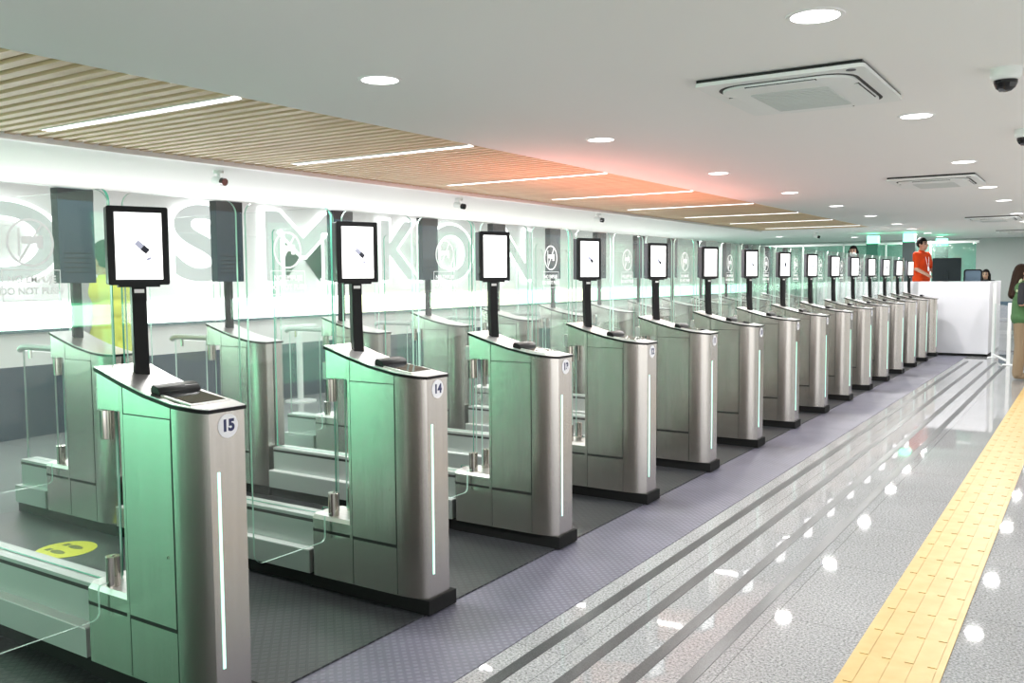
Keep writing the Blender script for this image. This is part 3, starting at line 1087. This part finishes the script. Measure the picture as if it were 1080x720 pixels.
t = thing('monitor', (-2.50, 19.62, 1.243), 'dark computer monitor seen from behind on the white counter', 'monitor')
b = MB(); b.box(-0.26, 0.26, -0.02, 0.02, 0.20, 0.66, 'monitor_black'); b.build('housing', t, bevel=0.008)
b = MB(); b.box(-0.25, 0.25, 0.02, 0.022, 0.22, 0.65, 'screen_case'); b.build('screen', t, smooth=False)
b = MB(); b.box(-0.03, 0.03, -0.045, -0.02, 0.01, 0.42, 'monitor_black'); b.build('stand', t, bevel=0.004)
b = MB(); b.box(-0.14, 0.14, -0.12, 0.08, 0.0, 0.012, 'monitor_black'); b.build('base', t, bevel=0.004)

t = thing('office_chair', (-2.12, 20.25, 0.50), 'grey mesh-backed office chair behind the counter beside the monitor', 'chair')
b = MB()
for k in range(5):
    a = 2*PI*k/5
    b.tube([(0, 0, 0.08), (0.27*math.cos(a), 0.27*math.sin(a), 0.05)], 0.02, 'black')
    b.cyl((0.27*math.cos(a), 0.27*math.sin(a)-0.012, 0.028), 0.028, 0.024, 'black', axis='y', seg=14)
b.build('base', t)
b = MB(); b.cyl((0, 0, 0.08), 0.03, 0.32, 'chrome'); b.build('gas_lift', t)
b = MB(); b.box(-0.23, 0.23, -0.23, 0.23, 0.40, 0.47, 'cloth_dark'); b.build('seat', t, bevel=0.02)
b = MB()
pts = [(y, z) for y, z in rrect(0.17, 0.20, 0.05)]; pi_ = [(y, z) for y, z in rrect(0.145, 0.175, 0.04)]
n = len(pts)
vs = [(p[0], s, 0.98+p[1]) for s in (0.22, 0.25) for p in pts]+[(p[0], s, 0.98+p[1]) for s in (0.22, 0.25) for p in pi_]
fs = []
for i in range(n):
    j = (i+1) % n
    fs += [(i, j, 2*n+j, 2*n+i), (n+i, 3*n+i, 3*n+j, n+j), (i, n+i, n+j, j), (2*n+i, 2*n+j, 3*n+j, 3*n+i)]
b.add(vs, fs, 'black'); bk = b.build('backrest', t)
b = MB(); vs = [(p[0], s, 0.98+p[1]) for s in (0.232, 0.236) for p in pi_]
b.add(vs, [tuple(range(n)), tuple(range(2*n-1, n-1, -1))], 'seat_blue'); b.build('mesh_panel', bk, smooth=False)
b = MB(); b.tube([(0, 0.15, 0.42), (0, 0.26, 0.46), (0, 0.262, 0.80)], 0.02, 'black'); b.build('back_support', t)

for k, (x, y, z0, z1, m, w_) in enumerate(((-4.36, 22.0, 2.30, 2.48, 'pillar_green', 0.13), (-3.58, 22.0, 2.32, 2.51, 'pillar_dark', 0.13), (-3.18, 24.0, 2.27, 2.45, 'pillar_dark', 0.13))):
    t = thing('beacon_pillar', (x, y, 0), '%s pillar topped with a glowing green square lamp, %s' % ('dark green' if k == 0 else 'dark grey', ['left of the orange-shirted attendant and farther left', 'directly left of the orange-shirted attendant', 'behind the monitor, right of the attendant'][k]), 'lamp pillar', 'pillars with green lamps')
    b = MB(); b.box(-w_, w_, -w_, w_, 0, z0, m); b.build('pillar', t, bevel=0.01)
    b = MB(); b.box(-w_*0.92, w_*0.92, -w_*0.92, w_*0.92, z0, z1, 'green_lamp'); b.build('lamp', t, bevel=0.012)

t = thing('glass_screen_wall', (0, 0, 0), 'teal tinted glass screen wall with pale frames behind the counter', 'glass partition')
for k in range(5):
    x0 = -7.2+0.98*k
    b = MB(); b.box(x0, x0+0.95, 23.0, 23.012, 0.05, 2.30, 'booth_glass'); b.build('glass_pane', t, smooth=False)
    b = MB(); b.box(x0-0.015, x0+0.015, 22.98, 23.03, 0, 2.34, 'plastic_white'); b.build('mullion', t, smooth=False)
b = MB(); b.box(-7.22, -2.28, 22.98, 23.03, 2.30, 2.35, 'plastic_white'); b.build('top_rail', t, smooth=False)

t = thing('glass_swing_barrier', (0, 0, 0), 'clear swing barrier between two white posts beside the white counter', 'barrier')
for (x, y, h) in ((-1.60, 19.1, 1.42), (-1.24, 17.65, 1.08)):
    b = MB(); b.box(x-0.03, x+0.03, y-0.03, y+0.03, 0.01, h, 'plastic_white'); b.build('post', t, bevel=0.006)
    b = MB(); b.box(x-0.09, x+0.09, y-0.09, y+0.09, 0.0, 0.012, 'plastic_white'); b.build('foot', t, bevel=0.003)
b = MB(); b.tube([(-1.59, 19.07, 0.06), (-1.25, 17.7, 0.06)], 0.022, 'plastic_white'); b.build('lower_rail', t)
b = MB(); vs = [(-1.585, 19.05, 0.08), (-1.255, 17.70, 0.08), (-1.255, 17.70, 1.02), (-1.585, 19.05, 1.02)]
vs += [(x+0.01, y+0.003, z) for x, y, z in vs]
b.add(vs, [(0, 1, 2, 3), (7, 6, 5, 4)], 'glass'); b.add(vs, [(i, 4+i, 4+(i+1) % 4, (i+1) % 4) for i in range(4)], 'glass_edge_pale'); b.build('glass_panel', t, smooth=False)

t = thing('waiting_bench', (-1.75, 25.9, 0), 'blue waiting bench against the far grey wall', 'bench')
b = MB(); b.box(-1.1, 1.1, -0.03, 0.03, 0.36, 0.40, 'case_grey'); b.build('beam', t)
for k in range(4):
    x = -0.83+0.55*k
    b = MB(); b.box(x-0.24, x+0.24, -0.24, 0.24, 0.40, 0.44, 'seat_blue'); b.build('seat', t, bevel=0.012)
    b = MB(); b.box(x-0.24, x+0.24, 0.22, 0.26, 0.46, 0.88, 'seat_blue'); b.build('backrest', t, bevel=0.012)
for x in (-0.9, 0.9):
    b = MB(); b.box(x-0.025, x+0.025, -0.22, 0.22, 0.0, 0.03, 'case_grey'); b.box(x-0.025, x+0.025, -0.025, 0.025, 0.03, 0.36, 'case_grey'); b.build('leg', t)


# ------------------------------------------------------------------ people
def ball(bm, c, r, s=(1, 1, 1), seg=16):
    M = Matrix.Translation(c) @ Matrix.Diagonal((r*s[0], r*s[1], r*s[2], 1))
    bmesh.ops.create_uvsphere(bm, u_segments=seg, v_segments=seg//2+2, radius=1, matrix=M)


def limb(bm, p, q, r0, r1, seg=14):
    p, q = Vector(p), Vector(q); d = q-p
    M = Matrix.Translation((p+q)/2) @ d.to_track_quat('Z', 'Y').to_matrix().to_4x4()
    bmesh.ops.create_cone(bm, cap_ends=True, segments=seg, radius1=r0, radius2=r1, depth=d.length, matrix=M)
    ball(bm, p, r0, seg=seg); ball(bm, q, r1, seg=seg)


def fuse(name, bm, mats, voxel, parent=None, smooth=4, paint=None):
    me = bpy.data.meshes.new(name); bm.to_mesh(me); bm.free()
    o = bpy.data.objects.new(name, me); COL.objects.link(o)
    r = o.modifiers.new('r', 'REMESH'); r.mode = 'VOXEL'; r.voxel_size = voxel; r.use_smooth_shade = True
    s = o.modifiers.new('s', 'SMOOTH'); s.iterations = smooth; s.factor = 0.5
    dg = bpy.context.evaluated_depsgraph_get(); dg.update()
    m2 = bpy.data.meshes.new_from_object(o.evaluated_get(dg))
    bpy.data.objects.remove(o); bpy.data.meshes.remove(me)
    m2.name = name
    m2.materials.clear()
    for k in mats: m2.materials.append(MATS[k])
    for p in m2.polygons:
        p.use_smooth = True
        p.material_index = paint(p.center) if paint else 0
    return link(name, m2, parent)


def person(loc, rz, label, pose, hair, clothes, scale=1.0, group=None):
    """figure faces local +y; z up; pose gives elbow/wrist per side and feet"""
    t = thing('person', loc, label, 'person', group, rz)
    t.scale = (scale,)*3
    H = Vector((0, 0.01, 1.60))
    sh = {-1: Vector((-0.185, 0, 1.40)), 1: Vector((0.185, 0, 1.40))}
    hip = {-1: Vector((-0.085, 0, 0.90)), 1: Vector((0.085, 0, 0.90))}
    bm = bmesh.new()
    # head with jaw, nose, ears
    ball(bm, H+Vector((0, 0, 0.015)), 0.1, (0.78, 0.95, 1.08)); ball(bm, H+Vector((0, 0.025, -0.055)), 0.07, (0.82, 0.95, 0.9))
    limb(bm, H+Vector((0, 0.098, 0.0)), H+Vector((0, 0.112, -0.03)), 0.009, 0.014)
    for s in (-1, 1): ball(bm, H+Vector((s*0.080, -0.005, -0.005)), 0.028, (0.4, 0.7, 1.1))
    limb(bm, (0, -0.01, 1.40), (0, 0.0, 1.53), 0.058, 0.052)
    # trunk
    limb(bm, (-0.12, 0, 1.36), (0.12, 0, 1.36), 0.085, 0.085); limb(bm, (-0.075, 0.01, 1.24), (0.075, 0.01, 1.24), 0.105, 0.105)
    limb(bm, (-0.06, 0.005, 1.08), (0.06, 0.005, 1.08), 0.09, 0.09); limb(bm, (-0.07, 0, 0.95), (0.07, 0, 0.95), 0.105, 0.105)
    limb(bm, (-0.05, 0.005, 1.15), (-0.05, 0, 1.0), 0.095, 0.1); limb(bm, (0.05, 0.005, 1.15), (0.05, 0, 1.0), 0.095, 0.1)
    for s in (-1, 1):
        el, wr = Vector(pose['el'][s]), Vector(pose['wr'][s])
        limb(bm, sh[s], el, 0.048, 0.038); limb(bm, el, wr, 0.038, 0.026)
        d = (wr-el).normalized(); side = d.cross(Vector((0, 0, 1)) if abs(d.z) < 0.9 else Vector((0, 1, 0))).normalized()
        nrm = d.cross(side)
        palm = wr+d*0.09
        for q in (-0.022, 0, 0.022): limb(bm, wr+side*q*0.6, palm+side*q, 0.015, 0.014)
        for q, ln in zip((-0.032, -0.011, 0.011, 0.031), (0.060, 0.074, 0.070, 0.054)):
            k1 = palm+side*q+d*ln*0.5; k2 = k1+(d*0.75+nrm*0.6).normalized()*ln*0.5
            limb(bm, palm+side*q*0.9, k1, 0.0105, 0.0095, 8); limb(bm, k1, k2, 0.0095, 0.008, 8)
        th = wr+d*0.03+side*(-0.03)
        limb(bm, th, th+(d*0.6-side*0.7+nrm*0.3).normalized()*0.05, 0.012, 0.0095, 8)
        kn, ft = Vector(pose['kn'][s]), Vector(pose['ft'][s])
        limb(bm, hip[s], kn, 0.082, 0.055); limb(bm, kn+Vector((0, -0.008, -0.05)), ft, 0.056, 0.038)
        limb(bm, ft+Vector((0, -0.03, -0.045)), ft+Vector((s*0.015, 0.14, -0.05)), 0.036, 0.03)

    def paint(c):
        d = Vector(c)-H
        if d.y > 0.06:
            if abs(d.z-0.012) < 0.012 and 0.018 < abs(d.x) < 0.048: return 1
            if abs(d.z-0.042) < 0.006 and 0.016 < abs(d.x) < 0.052: return 1
            if abs(d.z+0.066) < 0.008 and abs(d.x) < 0.026: return 2
        return 0
    fuse('body', bm, ['skin', 'eye_dark', 'lips'], 0.009, t, 3, paint)
    bm = bmesh.new()
    ball(bm, H+Vector((0, -0.018, 0.035)), 0.112, (0.80, 0.95, 1.0))
    if hair[0] == 'long':
        limb(bm, H+Vector((0, -0.05, 0.0)), (0, -0.11, 1.28), 0.09, 0.075); limb(bm, H+Vector((-0.055, -0.035, 0)), (-0.085, -0.09, 1.27), 0.05, 0.05)
        limb(bm, H+Vector((0.055, -0.035, 0)), (0.085, -0.09, 1.27), 0.05, 0.05)
    elif hair[0] == 'mid':
        limb(bm, H+Vector((-0.07, -0.02, 0)), (-0.085, 0.0, 1.42), 0.045, 0.04); limb(bm, H+Vector((0.07, -0.02, 0)), (0.085, 0.0, 1.42), 0.045, 0.04)
        limb(bm, H+Vector((0, -0.05, 0)), (0, -0.06, 1.42), 0.08, 0.06)
    # open the face
    hm = fuse('hair', bm, [hair[1]], 0.009, t, 3)
    bm = bmesh.new(); bm.from_mesh(hm.data)
    kill = [v for v in bm.verts if v.co.y > H.y+0.052 and v.co.z < H.z+0.058 and abs(v.co.x) < 0.078]
    bmesh.ops.delete(bm, geom=kill, context='VERTS'); bm.to_mesh(hm.data); bm.free()

    for cl in clothes:
        bm = bmesh.new(); kind, m = cl[0], cl[1]
        if kind in ('shirt', 'vest', 'polo'):
            g = 0.012 if kind != 'vest' else 0.022
            limb(bm, (-0.125, 0, 1.365), (0.125, 0, 1.365), 0.085+g, 0.085+g); limb(bm, (-0.075, 0.01, 1.24), (0.075, 0.01, 1.24), 0.108+g, 0.108+g)
            limb(bm, (-0.065, 0.005, 1.08), (0.065, 0.005, 1.08), 0.102+g, 0.102+g); limb(bm, (-0.075, 0, 0.93), (0.075, 0, 0.93), 0.112+g, 0.112+g)
            limb(bm, (-0.06, 0.0, 1.15), (-0.07, 0, 0.95), 0.10+g, 0.105+g); limb(bm, (0.06, 0.0, 1.15), (0.07, 0, 0.95), 0.10+g, 0.105+g)
            limb(bm, (0, -0.012, 1.40), (0, -0.006, 1.465), 0.07, 0.062)
            if kind != 'vest':
                for s in (-1, 1):
                    el, wr = Vector(pose['el'][s]), Vector(pose['wr'][s])
                    if kind == 'polo':
                        limb(bm, sh[s], sh[s].lerp(el, 0.82), 0.062, 0.058)
                    else:
                        limb(bm, sh[s], el, 0.062, 0.052); limb(bm, el, el.lerp(wr, 0.92), 0.052, 0.04)
        elif kind == 'sleeves':
            for s in (-1, 1):
                el = Vector(pose['el'][s]); limb(bm, sh[s], sh[s].lerp(el, 0.9), 0.064, 0.056)
        elif kind == 'trousers':
            limb(bm, (-0.07, 0, 0.93), (0.07, 0, 0.93), 0.118, 0.118)
            for s in (-1, 1):
                kn, ft = Vector(pose['kn'][s]), Vector(pose['ft'][s])
                limb(bm, hip[s], kn, 0.100, 0.078); limb(bm, kn, ft+Vector((0, -0.012, -0.01)), 0.078, 0.066)
        elif kind == 'shoes':
            for s in (-1, 1):
                ft = Vector(pose['ft'][s])
                limb(bm, ft+Vector((0, -0.03, -0.042)), ft+Vector((s*0.015, 0.15, -0.05)), 0.044, 0.037)
        elif kind == 'mask':
            ball(bm, H+Vector((0, 0.045, -0.05)), 0.075, (0.95, 0.98, 0.75))
        elif kind == 'trim':
            s = cl[2]; limb(bm, (s*0.10, -0.02, 1.50), (s*0.19, -0.07, 1.33), 0.022, 0.022)
        elif kind == 'badge':
            limb(bm, (0.05, 0.115, 1.36), (0.015, 0.145, 1.16), 0.008, 0.008); limb(bm, (-0.05, 0.115, 1.36), (-0.015, 0.145, 1.16), 0.008, 0.008)
            ball(bm, (0, 0.148, 1.12), 0.045, (0.8, 0.18, 1.1))
        o = fuse({'polo': 'polo_shirt', 'trim': 'vest_piping', 'badge': 'lanyard_badge'}.get(kind, kind), bm, [m], 0.010, t, 4)
        if kind in ('shirt', 'vest', 'polo', 'trousers'): pass
    return t


STAND = dict(el={-1: (-0.235, -0.02, 1.12), 1: (0.235, -0.02, 1.12)}, wr={-1: (-0.235, 0.05, 0.88), 1: (0.235, 0.05, 0.88)},
             kn={-1: (-0.095, 0.01, 0.49), 1: (0.095, 0.01, 0.49)}, ft={-1: (-0.10, -0.01, 0.09), 1: (0.10, -0.01, 0.09)})
DESK = dict(STAND, el={-1: (-0.27, 0.02, 1.13), 1: (0.25, 0.05, 1.13)}, wr={-1: (-0.16, 0.22, 0.98), 1: (0.12, 0.27, 0.98)})
FOLD = dict(STAND, el={-1: (-0.25, -0.03, 1.12), 1: (0.25, -0.02, 1.14)}, wr={-1: (-0.20, 0.21, 1.08), 1: (0.22, 0.22, 1.16)})
person((-3.045, 20.18, 0.50), math.radians(-115), 'person in an orange polo shirt with a lanyard, standing behind the white counter', DESK, ('short', 'hair_black'),
       [('polo', 'polo_orange'), ('trousers', 'cloth_dark'), ('shoes', 'shoe'), ('badge', 'mask_white')], 1.06)
person((-4.47, 20.5, 0.50), math.radians(180), 'person wearing a white face mask, seen above the displays left of the counter', STAND, ('mid', 'hair_black'),
       [('shirt', 'cloth_grey'), ('trousers', 'cloth_dark'), ('shoes', 'shoe'), ('mask', 'mask_white')], 0.99)
person((-0.93, 15.3, 0.012), math.radians(-82), 'person with long brown hair in a green vest and khaki trousers at the right edge', FOLD, ('long', 'hair_brown'),
       [('vest', 'cloth_green'), ('sleeves', 'cloth_dark'), ('trousers', 'cloth_khaki'), ('shoes', 'cloth_khaki'), ('trim', 'vest_trim', -1), ('trim', 'vest_trim', 1)], 0.985)
person((-2.33, 25.3, 0.0), math.radians(170), 'dark-clad person with dark hair standing beyond the counter by the grey wall', STAND, ('mid', 'hair_black'),
       [('shirt', 'cloth_dark'), ('trousers', 'cloth_dark'), ('shoes', 'shoe')], 0.98)
person((-6.40, 4.08, 0.0), math.radians(100), 'person in a yellow high-visibility vest seen through glass between the rear displays', STAND, ('short', 'hair_black'),
       [('shirt', 'cloth_grey'), ('vest', 'vest_yellow'), ('trousers', 'cloth_dark'), ('shoes', 'shoe')], 1.08)
